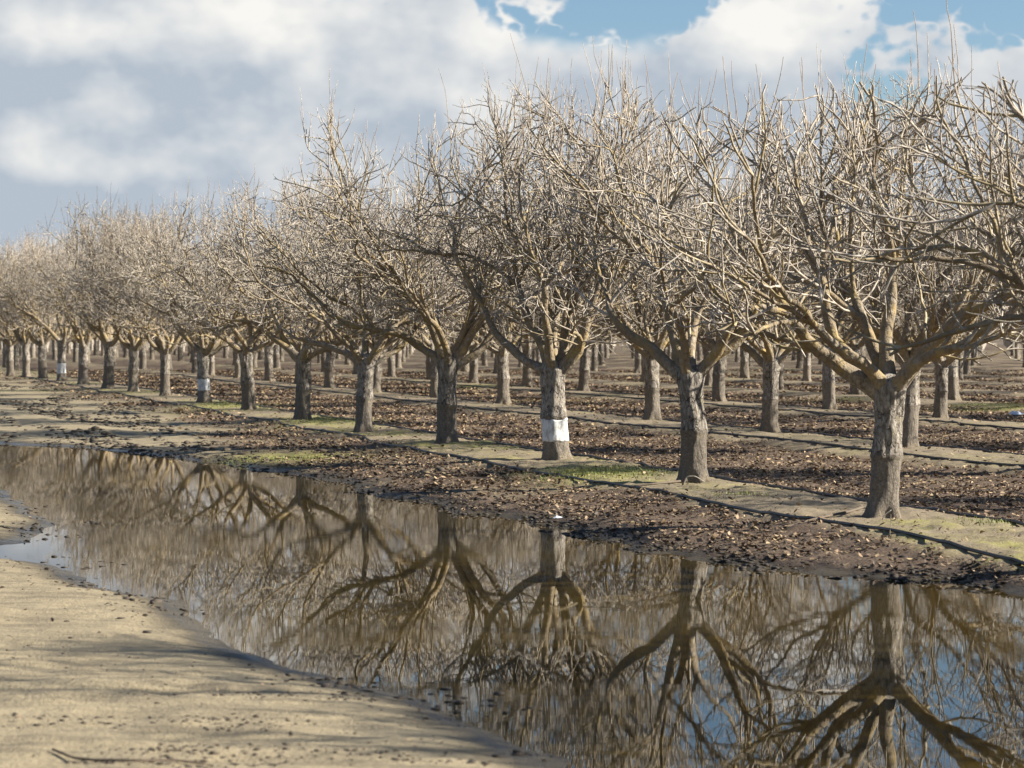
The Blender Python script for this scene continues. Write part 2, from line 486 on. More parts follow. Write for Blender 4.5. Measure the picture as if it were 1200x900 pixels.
# front row, tree by tree: trunk foot in the photograph, crown height, spread, limb layout, label
FRONT_PX = {0: (1036, 605), 1: (811, 565), 2: (650, 538), 3: (525, 520), 4: (428, 505), 5: (354, 492), 6: (290, 480), 7: (239, 471),
            8: (194, 464), 9: (157, 459), 10: (127, 455), 11: (98, 450), 12: (73, 446), 13: (50, 443), 14: (30, 441), 15: (12, 439.5)}
def front_pos(k):
    if k in FRONT_PX:
        x, y = FRONT_PX[k]; return px(x, y, 0.075)
    return (P1[0] + E1[0]*k, P1[1] + E1[1]*k)
FRONT_SPEC = {
    -1: dict(top=3.35, R=3.4, dens=.66, shoots=.4, limbs=[(186, 50, 1.5), (180, 60, 1.3), (165, 38, 1.2), (205, 48, 1.15), (90, 45, 1.0), (20, 50, 1.0), (280, 50, 1.0)]),
    0: dict(top=3.55, R=2.8, shoots=.6, dens=.70, limbs=[(184, 55, 1.2), (165, 48, 1.1), (225, 40, .95), (95, 30, 1.0), (80, 7, 1.1), (8, 42, 1.1), (-12, 54, 1.2), (300, 48, .85)]),
    1: dict(top=3.75, R=2.7, shoots=.9, dens=.82, limbs=[(182, 50, 1.15), (160, 25, 1.0), (85, 12, 1.0), (10, 30, 1.1), (-15, 52, 1.0), (250, 50, .9)]),
    2: dict(top=4.5, dens=.92, R=2.7, shoots=1.2, limbs=[(185, 56, 1.1), (170, 28, 1.1), (20, 20, 1.1), (0, 54, 1.15), (-30, 38, 1.0), (100, 48, .9), (250, 42, .9)]),
    3: dict(top=4.9, dens=.95, R=2.7, shoots=1.3, limbs=[(180, 48, 1.15), (190, 26, 1.1), (60, 14, 1.1), (-5, 30, 1.1), (0, 58, 1.1), (110, 48, .9), (265, 48, .9)]),
    -2: dict(top=4.7, shoots=1.8, R=2.9, dens=1.5), -3: dict(top=4.7, shoots=1.8, R=2.9, dens=1.5), -4: dict(top=4.7, R=2.9, dens=1.5),
    4: dict(top=4.05, R=2.5, shoots=.8, dens=1.2), 5: dict(top=4.2, R=2.6, shoots=.9, dens=1.2), 6: dict(top=4.35, R=2.6), 7: dict(top=4.5, R=2.7),
}
FRONT_LABEL = {
    0: 'bare front row tree with wide low limbs and the nearest, rightmost trunk',
    1: 'unpainted bare front row tree between the large white banded tree and the rightmost trunk',
    2: 'largest bare tree with a white painted band round its trunk, middle of the front row',
    3: 'tall bare front row tree, unpainted trunk just left of the large white banded tree',
    4: 'bare front row tree with narrow trunk, second left of the large white banded tree',
    5: 'bare front row tree with wide forked limbs, second right of the smaller white banded tree',
    6: 'bare front row tree, first trunk to the right of the smaller white banded tree',
    7: 'bare front row tree with a white band, the mid sized one in the left third',
    8: 'bare front row tree directly left of the mid sized white banded trunk',
    9: 'bare front row tree, second to the left of the mid sized white banded trunk',
    10: 'bare front row tree, second right of the far small white banded trunk',
    11: 'bare front row tree, directly right of the far small white banded trunk',
    12: 'bare front row tree with the smallest white painted band, far down the row at left',
    13: 'bare front row tree just left of the far smallest white banded trunk',
    14: 'bare front row tree, second trunk from the left edge of the picture',
    15: 'bare front row tree, first trunk at the left edge of the picture',
}
BANDS = {2: (.225, .487), 7: (.245, .487), 12: (.2, .49)}

# generic trees for the rows behind
PROTO = []
for s in range(6):
    LBs, TWs = grow_tree(100 + s, top=4.1 + .09 * s, R=2.4, lod=1, dens=.98, zlow=1.35)
    PROTO.append((trunk_mesh(s * 1.7 + 3, 24, 40), merge(LBs).mesh('limbs', M_LIMB), TWs.mesh('twigs', M_TWIG)))
FARP = []
for s in range(4):
    LBs, TWs = grow_tree(200 + s, top=4.3, R=2.6, lod=2, dens=1.1, zlow=1.15)
    c = merge(LBs); c.A = [a * 0 + .1 for a in c.A]
    FARP.append((trunk_mesh(s * 2.3 + 9, 10, 22), merge([c, TWs]).mesh('crown', M_TWIG)))

cand = []
for j in range(0, 75):
    for i in range(-95, 95):
        x = P1[0] + E1[0]*i + E2[0]*j; y = P1[1] + E1[1]*i + E2[1]*j
        if j == 0: x, y = front_pos(i)
        if y < 5 or y > 420: continue
        half = y * 0.203 + (4.5 if y < 130 else 1.0)
        inside = abs(x) < half + (0 if x < 0 else 1.0)
        sun_caster = (j == 0 and -4 <= i < 0)
        if inside or sun_caster: cand.append((math.hypot(x, y), i, j, x, y))
cand.sort()
N_IND = 285
TG = 'bare orchard trees planted in rows'
rj = random.Random(77)
row_seen = {}
far_list = []
count = 0
for (dist, i, j, x, y) in cand:
    if count >= N_IND:
        far_list.append((x, y)); continue
    count += 1
    z = gz(x, y) - 0.005
    sx = 600 + F * x / y
    inframe = -10 < sx < 1210
    if j == 0 and i <= 7:
        sp = dict(FRONT_SPEC.get(i, dict(top=4.2)))
        LBs, TWs = grow_tree(500 + i, **sp)
        t = empty('orchard_tree', (x, y, z))
        seed = i * 1.37 + 12
        sc = {2: 1.16, 3: 1.03, 0: 1.0, 1: 1.0}.get(i, 1.02)
        tr = link('trunk', trunk_mesh(seed, 44, 84), t)
        tr.scale = (sc, sc, 1)
        if i in BANDS:
            link('paint_band', band_mesh(seed, *BANDS[i]), t).scale = (sc, sc, 1)
        for T in LBs: link('limb', T.mesh('limb', M_LIMB), t)
        link('twigs', TWs.mesh('twigs', M_TWIG), t)
        rl = random.Random(i + 40); t.rotation_euler = (rl.uniform(-.03, .03), rl.uniform(-.03, .03) * (i != 2), 0)
    elif j == 0 or dist < 95:
        p = PROTO[rj.randrange(6)]
        t = empty('orchard_tree', (x + rj.gauss(0, .08) * (j > 0), y + rj.gauss(0, .08) * (j > 0), z), rj.uniform(0, 6.28), rj.uniform(.88, 1.08) * (1.06 if j == 0 else 1))
        link('trunk', p[0], t); link('limbs', p[1], t); link('twigs', p[2], t)
        if i in BANDS and j == 0:
            link('paint_band', band_mesh(PROTO.index(p) * 1.7 + 3, *BANDS[i]), t)
    else:
        p = FARP[rj.randrange(4)]
        t = empty('orchard_tree', (x + rj.gauss(0, .1), y + rj.gauss(0, .1), z), rj.uniform(0, 6.28), rj.uniform(.93, 1.08))
        link('trunk', p[0], t); link('crown', p[1], t)
    # labels
    if j == 0 and i in FRONT_LABEL: lab = FRONT_LABEL[i]
    elif j == 0 and i == -1: lab = 'bare tree reaching in from the right edge with crooked branches, its trunk out of view'
    elif j == 0 and i < 0: lab = 'bare front row tree out of view on the right beside the puddle'
    elif j == 0: lab = 'bare front row tree beyond the left edge, far down the row'
    elif inframe and j <= 6:
        q = row_seen.get(j, 0); row_seen[j] = q + 1
        if q < 20:
            lab = 'bare tree of the %s row, %s of its row counted from the right' % (ORD[j], ORD[q])
        else: lab = 'small bare tree far along the %s row, left end of that row' % ORD[j]
    elif j <= 6: lab = 'bare tree of the %s row standing outside the picture edge' % ORD[j]
    elif inframe: lab = 'distant small bare tree seen between nearer trunks, seventh row or deeper'
    else: lab = 'distant bare tree outside the picture edge, seventh row or deeper'
    tag(t, lab, 'tree', TG)

# the rest of the orchard, beyond counting: one mesh
def far_mass(lst):
    LBs, TWs = grow_tree(321, top=4.3, R=2.6, lod=2, dens=.85, shoots=.8, zlow=1.1)
    rq = random.Random(9); TW2 = Tubes()
    for (b, st) in TWs.log:
        if len(b[0]) > 2 and rq.random() < .42: TW2.add(b[0][::2] if len(b[0]) > 3 else b[0], [1.5 * q for q in (b[1][::2] if len(b[0]) > 3 else b[1])], 3, .42)
    T = merge(LBs + [TW2]); T.A = [a * 0 + .42 for a in T.A]
    k = Tubes(); zz = np.linspace(-.1, 1.1, 6); k.add(np.stack([zz*0, zz*0, zz], -1), trunk_r(zz), 6, 0.45)
    B = merge([k, T])
    V = np.concatenate(B.V); Q = np.concatenate(B.Q); T3 = np.concatenate(B.T); A = np.concatenate(B.A)
    r = np.random.RandomState(5); Vs, Qs, Ts, As = [], [], [], []
    for n, (x, y) in enumerate(lst):
        a = r.uniform(0, 6.28); s = r.uniform(.92, 1.08); c, s_ = math.cos(a) * s, math.sin(a) * s
        W = np.empty_like(V); W[:, 0] = V[:, 0]*c - V[:, 1]*s_ + x; W[:, 1] = V[:, 0]*s_ + V[:, 1]*c + y; W[:, 2] = V[:, 2]*s
        Vs.append(W.astype(np.float32)); Qs.append(Q + n*len(V)); Ts.append(T3 + n*len(V)); As.append(A)
    return mesh_np('distant_orchard', np.concatenate(Vs), [np.concatenate(Qs), np.concatenate(Ts)], M_TWIG, attrs={'tone': ('FLOAT', np.concatenate(As))})
rr = random.Random(3)
if len(far_list) > 620: far_list = far_list[:620]
if far_list:
    tag(link('distant_orchard', far_mass(far_list)), 'far depth of the bare orchard, merging trunks and twigs near the horizon', 'orchard', kind='stuff')

# ------------------------------------------------------------------ ground sheet
def axis(lo, hi, step, ends, ratio):
    c = list(np.arange(lo, hi, step))
    s = step; v = c[-1]
    while v < ends[1]: s *= ratio; v += s; c.append(v)
    s = step; v = lo; pre = []
    while v > ends[0]: s *= ratio; v -= s; pre.append(v)
    return np.array(pre[::-1] + c)
gx = axis(-5.0, 6.0, 0.045, (-1800, 1800), 1.055)
gy = axis(8.0, 34.0, 0.05, (-60, 2600), 1.03)
GX, GY = np.meshgrid(gx, gy)
GZ = ground_h(GX, GY)
sdg = shore_sd(GX, GY)
lg, kg = row_local(GX, GY)
rg = row_coord(GX, GY)
n_a = fbm(GX * 1.3, GY * 1.3, 4, 51); n_b = fbm(GX * .5, GY * .5, 3, 52); n_c = fbm(GX * 4, GY * 4, 3, 53)
strip = smooth(-1.35, -1.0, lg + (n_a - .5) * .5) * (1 - smooth(0.25, 0.6, lg + (n_a - .5) * .5)) * (rg > -2.6)
def litter_mask(X, Y):
    l, k = row_local(X, Y); r = row_coord(X, Y); ac = along_coord(X, Y)
    na = fbm(X * 1.3, Y * 1.3, 4, 51); nb = fbm(X * .7 + 9, Y * .7, 3, 57)
    w = (na - .5) * .5
    between = smooth(0.25, 0.55, l + w) + (1 - smooth(-1.55, -1.2, l + w))
    back = np.clip(between, 0, 1) * (r > -1.0)
    r2 = r - 1.3 * smooth(12, 24, ac)
    front = smooth(-3.6, -2.6, r2 + (nb - .5) * 2) * (1 - smooth(-1.35, -1.05, r + w)) * (.45 + .55 * smooth(.33, .5, nb)) * (r <= -1.0)
    front = front * (1 - .55 * smooth(30, 50, ac))
    sd = shore_sd(X, Y)
    bare = 0.05 * (r > -1.3)
    return np.clip((back * (0.7 + .5 * (nb - .3)) + front * .95 + bare), 0, 1) * smooth(0.06, .25, sd)
litter = litter_mask(GX, GY)
moss_n = fbm(GX * .55 + 3, GY * .55, 3, 61)
moss = np.where(kg == 0, .85, .30) * strip * smooth(np.where(kg == 0, .42, .54), np.where(kg == 0, .60, .68), moss_n) * smooth(.3, .55, n_c) * (.35 + .65 * (n_b > .42))
# mossy feet at the known trees, and the bright strip across the lane at the right
for (mx, my, sx_, sy_) in [(705, 562, .75, 1.3), (385, 497, .8, 2.6), (275, 478, .9, 3.5), (345, 535, 1.0, 1.2), (1150, 481, 1.5, .7), (640, 470, .9, .8),
                           (1185, 478, 1.6, .6), (560, 455, 1.2, 1.5), (970, 470, 1.0, .8)]:
    cx, cy = px(mx, my)
    e = np.exp(-(((GX - cx) / sx_) ** 2 + ((GY - cy) / sy_) ** 2))
    moss = np.maximum(moss, np.clip(e * 1.4, 0, 1) * smooth(.25, .5, n_c + .1) * (1 - litter * .5))
mud_f = smooth(-4.2, -2.6, rg + (n_b - .5) * 2) * (1 - strip)
wet = np.exp(-np.clip(sdg, 0, None) / np.where(rg > -4.2, .46, .36))
wet = np.clip(wet * (1.0), 0, 1)
rg2 = rg - 2.0 * smooth(12, 24, along_coord(GX, GY))
sandy = 1 - smooth(-4.6, -3.4, rg2 + (n_b - .5) * 1.5)
nx_, ny_ = len(gx), len(gy)
i = np.arange(ny_ - 1)[:, None] * nx_; jx = np.arange(nx_ - 1)[None]
Q = np.stack([i + jx, i + jx + 1, i + nx_ + jx + 1, i + nx_ + jx], -1).reshape(-1, 4)

def ground_mat():
    m, nt, b = new_mat('orchard_soil'); g = NB(nt)
    pos = g.n('ShaderNodeNewGeometry').outputs['Position']
    a_l, a_m, a_w, a_s, a_st = [g.attr(k) for k in ('litter', 'moss', 'wet', 'sandy', 'strip')]
    n1 = g.noise(pos, 3.5, 6, .62); n2 = g.noise(pos, 22, 5, .65); n3 = g.noise(pos, 70, 3, .6)
    st = g.noise(g.mapping(pos, (.8, 5, 1)), 1.6, 5, .6)
    sand = g.mix(n1, (0.262, 0.211, 0.126), (0.375, 0.310, 0.196))
    sand = g.mix(g.math('MULTIPLY', g.ramp(st, .46, .64), .6), sand, (0.15, 0.122, 0.078))
    sand = g.mix(g.math('MULTIPLY', g.ramp(n2, .6, .74), .55), sand, (0.15, 0.115, 0.075))
    st2 = g.noise(g.mapping(pos, (1.2, 9, 1)), 3.2, 5, .65)
    sand = g.mix(g.math('MULTIPLY', g.ramp(st2, .52, .66), .5), sand, (0.12, 0.097, 0.062))
    sand = g.mix(g.math('MULTIPLY', g.ramp(n3, .58, .70), .5), sand, (0.10, 0.078, 0.05))
    soil = g.mix(n2, (0.125, 0.099, 0.058), (0.265, 0.212, 0.130))
    stripc = g.mix(n1, (0.165, 0.130, 0.085), (0.295, 0.238, 0.155))
    c = g.mix(a_st, soil, stripc)
    c = g.mix(a_s, c, sand)
    lit = g.mix(g.ramp(n3, .35, .65), (0.040, 0.026, 0.016), (0.165, 0.110, 0.070))
    c = g.mix(g.math('MULTIPLY', a_l, 1.15, True), c, lit)
    mossc = g.mix(n2, (0.20, 0.185, 0.055), (0.34, 0.32, 0.075))
    c = g.mix(g.math('MULTIPLY', a_m, g.ramp(n2, .25, .6)), c, mossc)
    wetc = g.n('ShaderNodeHueSaturation'); g.l(c, wetc.inputs['Color']); wetc.inputs['Value'].default_value = .36; wetc.inputs['Saturation'].default_value = 1.05
    wf = g.ramp(g.math('ADD', a_w, g.math('MULTIPLY', g.math('SUBTRACT', n1, .5), .5)), .25, .7)
    c = g.mix(wf, c, wetc.outputs[0])
    g.l(c, b.inputs['Base Color'])
    ro = g.math('SUBTRACT', .92, g.math('MULTIPLY', g.ramp(a_w, .4, .85), .7))
    g.l(ro, b.inputs['Roughness'])
    hgt = g.math('ADD', n2, g.math('MULTIPLY', n3, .5))
    g.l(g.bump(hgt, .7, .02), b.inputs['Normal'])
    return m
gm = mesh_np('ground', np.stack([GX, GY, GZ], -1).reshape(-1, 3), [Q], ground_mat(),
             attrs={'litter': ('FLOAT', litter), 'moss': ('FLOAT', moss), 'wet': ('FLOAT', wet), 'sandy': ('FLOAT', sandy), 'strip': ('FLOAT', strip)})
tag(link('ground', gm), 'sandy track and leaf strewn orchard floor with low berms', 'ground', kind='structure')

# ------------------------------------------------------------------ water
def water_mat():
    m, nt, b = new_mat('puddle_water'); g = NB(nt)
    pos = g.n('ShaderNodeNewGeometry').outputs['Position']
    n0 = g.noise(pos, .9, 3, .5)
    g.l(g.mix(n0, (0.032, 0.022, 0.005), (0.048, 0.034, 0.010)), b.inputs['Base Color'])
    b.inputs['Roughness'].default_value = 0.004; b.inputs['IOR'].default_value = 1.333
    w1 = g.noise(g.mapping(pos, (1.0, 3.2, 1)), 2.2, 3, .5)
    w2 = g.noise(g.mapping(pos, (2.0, 7.0, 1)), 9, 2, .5)
    patch = g.ramp(g.noise(g.mapping(pos, (.5, .6, 1)), .55, 2, .5), .42, .62)
    h = g.math('ADD', g.math('MULTIPLY', g.math('MULTIPLY', w1, .8), g.math('ADD', .45, g.math('MULTIPLY', patch, 1.2))), g.math('MULTIPLY', g.math('MULTIPLY', w2, .16), g.math('ADD', .35, patch)))
    g.l(g.bump(h, .014, .012), b.inputs['Normal'])
    return m
xs = np.linspace(POLY[:, 0].min() - 1, POLY[:, 0].max() + 1, 40); ys = np.linspace(POLY[:, 1].min() - .5, POLY[:, 1].max() + 1, 60)
WX, WY = np.meshgrid(xs, ys); n_ = len(xs)
i = np.arange(len(ys) - 1)[:, None] * n_; jx = np.arange(n_ - 1)[None]
Qw = np.stack([i + jx, i + jx + 1, i + n_ + jx + 1, i + n_ + jx], -1).reshape(-1, 4)
keep = (puddle_sd(WX, WY) < 1.2).ravel(); Qw = Qw[keep[Qw].any(1)]
used = np.unique(Qw); remap = np.full(WX.size, -1); remap[used] = np.arange(len(used))
wm = mesh_np('puddle_water', np.stack([WX, WY, WX * 0 + WATER_Z], -1).reshape(-1, 3)[used], [remap[Qw]], water_mat())
tag(link('puddle_water', wm), 'long muddy rain puddle mirroring the trees', 'water', kind='structure')

# ------------------------------------------------------------------ leaf litter
def scatter_leaves():
    r = np.random.RandomState(12)
    P = []
    for (y0, y1, dens, sz) in [(9, 26, 620, .85), (26, 40, 430, .95), (40, 62, 210, 1.3), (62, 105, 80, 1.9)]:
        area = (y1**2 - y0**2) * .5 * 2 * .215 + (y1 - y0) * 2.0
        n = int(area * dens)
        y = np.sqrt(r.uniform(y0**2, y1**2, n)); x = r.uniform(-1, 1, n) * (y * .215 + 1.0)
        m = litter_mask(x, y)
        cl = fbm(x * 5, y * 5, 2, 71)
        k = r.uniform(0, 1, n) < m * np.clip(.15 + 2.2 * (cl - .28), 0, 1)
        P.append(np.stack([x[k], y[k], np.full(k.sum(), sz)], -1))
    # scattered few on the sand by the water line
    n = 16000; y = r.uniform(9.3, 34, n); x = r.uniform(-1, 1, n) * (y * .21 + .5)
    sd = shore_sd(x, y); rc = row_coord(x, y)
    k = (sd > .02) & (rc < -3.2) & (r.uniform(0, 1, n) < .02 + .8 * np.exp(-sd / .45) * (fbm(x * 1.2, y * 1.2, 3, 77) > .5))
    P.append(np.stack([x[k], y[k], np.full(k.sum(), .7)], -1))
    P = np.concatenate(P); n = len(P)
    z = ground_h(P[:, 0], P[:, 1])
    base = np.array([[0, -.5, 0], [-.21, -.22, .10], [-.23, .12, .12], [0, .5, .02], [.23, .12, .12], [.21, -.22, .10], [0, -.05, -.02]])
    fold = r.uniform(-.6, 1.6, n)[:, None]
    size = np.minimum(r.lognormal(math.log(.043), .42, n), .078) * P[:, 2] * np.clip((P[:, 1] / 18), .6, 1)
    L = np.repeat(base[None], n, 0); L[:, :, 2] *= fold
    L[:, :, 0] *= r.uniform(.7, 1.25, n)[:, None]
    curl = r.uniform(-.5, .9, n)[:, None]; L[:, :, 2] += curl * L[:, :, 1] ** 2
    L *= size[:, None, None]
    a = r.uniform(0, 6.283, n); tx = r.normal(0, .38, n); ty = r.normal(0, .38, n)
    def rot(L, ax, ang):
        c, s = np.cos(ang)[:, None], np.sin(ang)[:, None]; i, j = [(1, 2), (0, 2), (0, 1)][ax]
        O = L.copy(); O[:, :, i] = L[:, :, i]*c - L[:, :, j]*s; O[:, :, j] = L[:, :, i]*s + L[:, :, j]*c; return O
    L = rot(L, 0, tx); L = rot(L, 1, ty); L = rot(L, 2, a)
    lift = r.uniform(.004, .022, n)
    L += np.stack([P[:, 0], P[:, 1], z + lift], -1)[:, None]
    V = L.reshape(-1, 3)
    o = np.arange(n)[:, None] * 7
    Q = np.concatenate([o + np.array([[0, 6, 2, 1]]), o + np.array([[0, 5, 4, 6]])]); T = np.concatenate([o + np.array([[6, 3, 2]]), o + np.array([[6, 4, 3]])])
    t = r.uniform(0, 1, n) ** 1.8; h = r.uniform(0, 1, n)
    c = np.stack([.078 + .42 * t, .050 + .29 * t + .04 * h * t, .031 + .18 * t], -1)
    wetn = np.exp(-np.clip(shore_sd(P[:, 0], P[:, 1]), 0, None) / .55)
    c *= (1 - .72 * wetn * (r.uniform(0, 1, n) < .85))[:, None]
    C = np.concatenate([np.repeat(c, 7, 0), np.ones((7 * n, 1))], 1)
    return mesh_np('leaf_litter', V, [Q, T], M_LEAF, False, attrs={'col': ('FLOAT_COLOR', C)}), n
lm, nleaf = scatter_leaves()
tag(link('leaf_litter', lm), 'brown fallen leaves covering the orchard floor between the rows', 'leaf litter', kind='stuff')

# ------------------------------------------------------------------ mud clods and crumbs
def scatter_clods():
    r = np.random.RandomState(8)
    import bmesh
    bm = bmesh.new(); bmesh.ops.create_icosphere(bm, subdivisions=1, radius=1)
    bv = np.array([v.co[:] for v in bm.verts]); bf = np.array([[v.index for v in f.verts] for f in bm.faces]); bm.free()
    P = []
    def put(x, y, k, lo, hi, dark):
        m = k.sum(); P.append(np.stack([x[k], y[k], r.uniform(0, 1, m) ** 2.2 * (hi - lo) + lo, np.full(m, dark)], -1))
    # bank: dark wet lumps along the far shore
    n = 150000; y = r.uniform(12, 40, n); x = r.uniform(-1, 1, n) * (y * .21 + .6)
    sd = shore_sd(x, y); rc = row_coord(x, y); cl = fbm(x * 2.2, y * 2.2, 3, 91)
    k = (rc > -5.5) & (sd > -.22) & (sd < .9) & (r.uniform(0, 1, n) < np.exp(-np.abs(sd) / .38) * np.clip((cl - .33) * 4, 0, 1) * np.where(sd < 0, .7, 1))
    put(x, y, k, .006, .026, 1.0)
    # debris in the shallows by the near shore
    n = 34000; y = r.uniform(9.3, 26, n); x = r.uniform(-1, 1, n) * (y * .21 + .6); sd = shore_sd(x, y); rc = row_coord(x, y); cl = fbm(x * 1.7, y * 1.3, 3, 93)
    k = (rc < -4) & (sd > -.55) & (sd < .5) & (r.uniform(0, 1, n) < np.exp(-np.abs(sd) / .3) * np.clip((cl - .46) * 5, 0, 1))
    put(x, y, k, .004, .026, .9)
    # crumbs on the sand
    n = 60000; y = r.uniform(9.2, 20, n); x = r.uniform(-1, 1, n) * (y * .21 + .6); sd = shore_sd(x, y); rc = row_coord(x, y); cl = fbm(x * .9, y * 2.4, 4, 95)
    k = (rc < -4) & (sd > .25) & (r.uniform(0, 1, n) < .012 + np.clip((cl - .57) * 5, 0, .9))
    put(x, y, k, .002, .012, .7)
    # the churned track at the left, dark rows of clods
    n = 60000; y = r.uniform(28, 95, n); x = r.uniform(-1.05, .5, n) * (y * .21 + .6); sd = shore_sd(x, y); rc = row_coord(x, y); ac = along_coord(x, y)
    cl = fbm(rc * 1.5, ac * .22, 3, 97) + .25 * (fbm(x * 3, y * 3, 2, 98) - .5)
    k = (rc > -12) & (rc < -1.4) & (sd > .1) & (r.uniform(0, 1, n) < np.clip((cl - .48) * 7, 0, 1))
    put(x, y, k, .010, .055, .75)
    P = np.concatenate(P); n = len(P)
    z = np.maximum(ground_h(P[:, 0], P[:, 1]), WATER_Z - .004)
    L = np.repeat(bv[None], n, 0) * (1 + r.uniform(-.5, .5, (n, len(bv), 1)))
    L *= np.stack([r.uniform(.8, 1.7, n), r.uniform(.8, 1.7, n), r.uniform(.25, .6, n)], -1)[:, None] * P[:, 2][:, None, None]
    a = r.uniform(0, 6.283, n); c, s = np.cos(a)[:, None], np.sin(a)[:, None]
    O = L.copy(); O[:, :, 0] = L[:, :, 0]*c - L[:, :, 1]*s; O[:, :, 1] = L[:, :, 0]*s + L[:, :, 1]*c
    O += np.stack([P[:, 0], P[:, 1], z + P[:, 2] * .15], -1)[:, None]
    nb = len(bv); T = (np.arange(n)[:, None, None] * nb + bf[None]).reshape(-1, 3)
    t = r.uniform(0, 1, n)
    dk = np.stack([.022 + .03 * t, .017 + .023 * t, .013 + .016 * t], -1); lt = np.stack([.15 + .12 * t, .115 + .10 * t, .075 + .065 * t], -1)
    c = dk * P[:, 3:4] + lt * (1 - P[:, 3:4])
    C = np.concatenate([np.repeat(c, nb, 0), np.ones((nb * n, 1))], 1)
    return mesh_np('mud_clods', O.reshape(-1, 3), [T], M_CLOD, False, attrs={'col': ('FLOAT_COLOR', C)})
tag(link('mud_clods', scatter_clods()), 'dark wet mud clods and crumbs along the puddle edge and on the sand', 'mud clods', kind='stuff')

# ------------------------------------------------------------------ short grass in the mossy patches
def scatter_grass():
    r = np.random.RandomState(31)
    P = []
    for (mx, my, sx_, sy_, n) in [(345, 536, .9, .5, 900), (705, 562, .7, .9, 2200), (385, 497, .7, 2.0, 1500), (275, 478, .8, 2.6, 1500),
                                  (1150, 481, 1.4, .6, 1600), (1185, 478, 1.4, .5, 1200), (865, 590, .3, .3, 220), (1165, 622, .3, .3, 200), (230, 462, 1.4, 1.2, 700), (60, 458, 1.5, 1.5, 800)]:
        cx, cy = px(mx, my); P.append(np.stack([r.normal(cx, sx_ * .6, n), r.normal(cy, sy_ * .6, n)], -1))
    P = np.concatenate(P); n = len(P); z = ground_h(P[:, 0], P[:, 1])
    h = r.uniform(.012, .04, n); w = r.uniform(.003, .006, n); a = r.uniform(0, 6.283, n); ln = r.normal(0, .5, (n, 2)) * h[:, None]
    ca, sa = np.cos(a) * w, np.sin(a) * w
    V = np.empty((n, 3, 3))
    V[:, 0] = np.stack([P[:, 0] - ca, P[:, 1] - sa, z - .004], -1); V[:, 1] = np.stack([P[:, 0] + ca, P[:, 1] + sa, z - .004], -1)
    V[:, 2] = np.stack([P[:, 0] + ln[:, 0], P[:, 1] + ln[:, 1], z + h], -1)
    T = np.arange(n * 3).reshape(n, 3); t = r.uniform(0, 1, n)
    c = np.stack([.10 + .15 * t, .14 + .12 * t, .03 + .02 * t], -1)
    C = np.concatenate([np.repeat(c, 3, 0), np.ones((3 * n, 1))], 1)
    return mesh_np('grass', V.reshape(-1, 3), [T], M_GRASS, False, attrs={'col': ('FLOAT_COLOR', C)})
tag(link('grass', scatter_grass()), 'short sparse grass sprouting in the mossy bare strips', 'grass', kind='stuff')

# ------------------------------------------------------------------ irrigation hoses
def hose(name, row, off, a0, a1, seed, label, r=.0155):
    t = np.arange(a0, a1, .25)
    w = (fbm(t * .35, t * 0 + seed, 3, 200 + seed) - .5) * .30 + (fbm(t * .9, t * 0 + seed, 2, 300 + seed) - .5) * .04
    d = row * S + off + w
    X = P1[0] + E1[0] / S * t + NRM[0] * d; Y = P1[1] + E1[1] / S * t + NRM[1] * d
    zg = ground_h(X, Y)
    zs = np.maximum(zg, np.convolve(np.pad(zg, 3, 'edge'), np.ones(7) / 7, 'valid')) + r * .75
    T = Tubes(); T.add(np.stack([X, Y, zs], -1), np.full(len(t), r), 8)
    tag(link(name, T.mesh(name, M_HOSE)), label, 'irrigation hose', 'black drip hoses laid along the tree rows')
hose('irrigation_hose', 0, -1.13, -16, 70, 1, 'black hose on the ground nearest the puddle, in front of the first tree row', .014)
hose('irrigation_hose', 0, .30, -16, 70, 2, 'black hose running just behind the trunks of the first tree row', .015)
hose('irrigation_hose', 1, -1.05, -16, 70, 3, 'black hose in front of the second tree row, behind the first leaf band')
hose('irrigation_hose', 1, .32, -16, 70, 4, 'black hose running just behind the trunks of the second tree row')
hose('irrigation_hose', 2, -1.05, -20, 60, 5, 'black hose in front of the third tree row, partly hidden')
hose('irrigation_hose', 2, .30, -20, 60, 6, 'black hose running just behind the trunks of the third tree row')

# ------------------------------------------------------------------ small single things
def stick(name, pts, r0, r1, mat, label, cat, group=None):
    P = np.array(pts, float); n = 5 * (len(P) - 1) + 1
    t = np.linspace(0, len(P) - 1, n); Q_ = np.stack([np.interp(t, range(len(P)), P[:, k]) for k in range(3)], -1)
    Q_[1:-1] = (Q_[:-2] + 2 * Q_[1:-1] + Q_[2:]) / 4
    T = Tubes(); T.add(Q_, np.linspace(r0, r1, n), 6)
    tag(link(name, T.mesh(name, mat)), label, cat, group)
def on(x, y, h=0.0):
    X, Y = px(x, y); z = gz(X, Y); X, Y = px(x, y, z); return (X, Y, gz(X, Y) + h)
stick('stick_and_shadow_strip', [on(62, 882, .012), on(85, 890, .012), on(110, 894, .01), on(160, 895, .01), on(205, 893, .012), on(238, 897, .01)], .0055, .004, M_STICK,
      'long thin dark curved stick lying on the sand at the bottom left', 'stick')
stick('stick_and_shadow_strip', [on(1013, 597.6, .025), on(996, 603, .02), on(960, 609, .02), on(915, 611, .015)], .013, .009, M_STICK,  # dark rod standing in for the nearest trunk's cast shadow, no real stick
      'dark strip laid as trunk shadow, left of the nearest trunk foot', 'stick')
stick('stick_and_shadow_strip', [on(797, 566, .02), on(770, 569, .02), on(744, 571, .02)], .013, .009, M_STICK,  # second trunk's cast shadow modelled as a dark rod on the ground
      'dark short strip laid as trunk shadow, left of the second nearest trunk', 'stick')
b1 = on(1033, 608); b2 = on(808, 568)
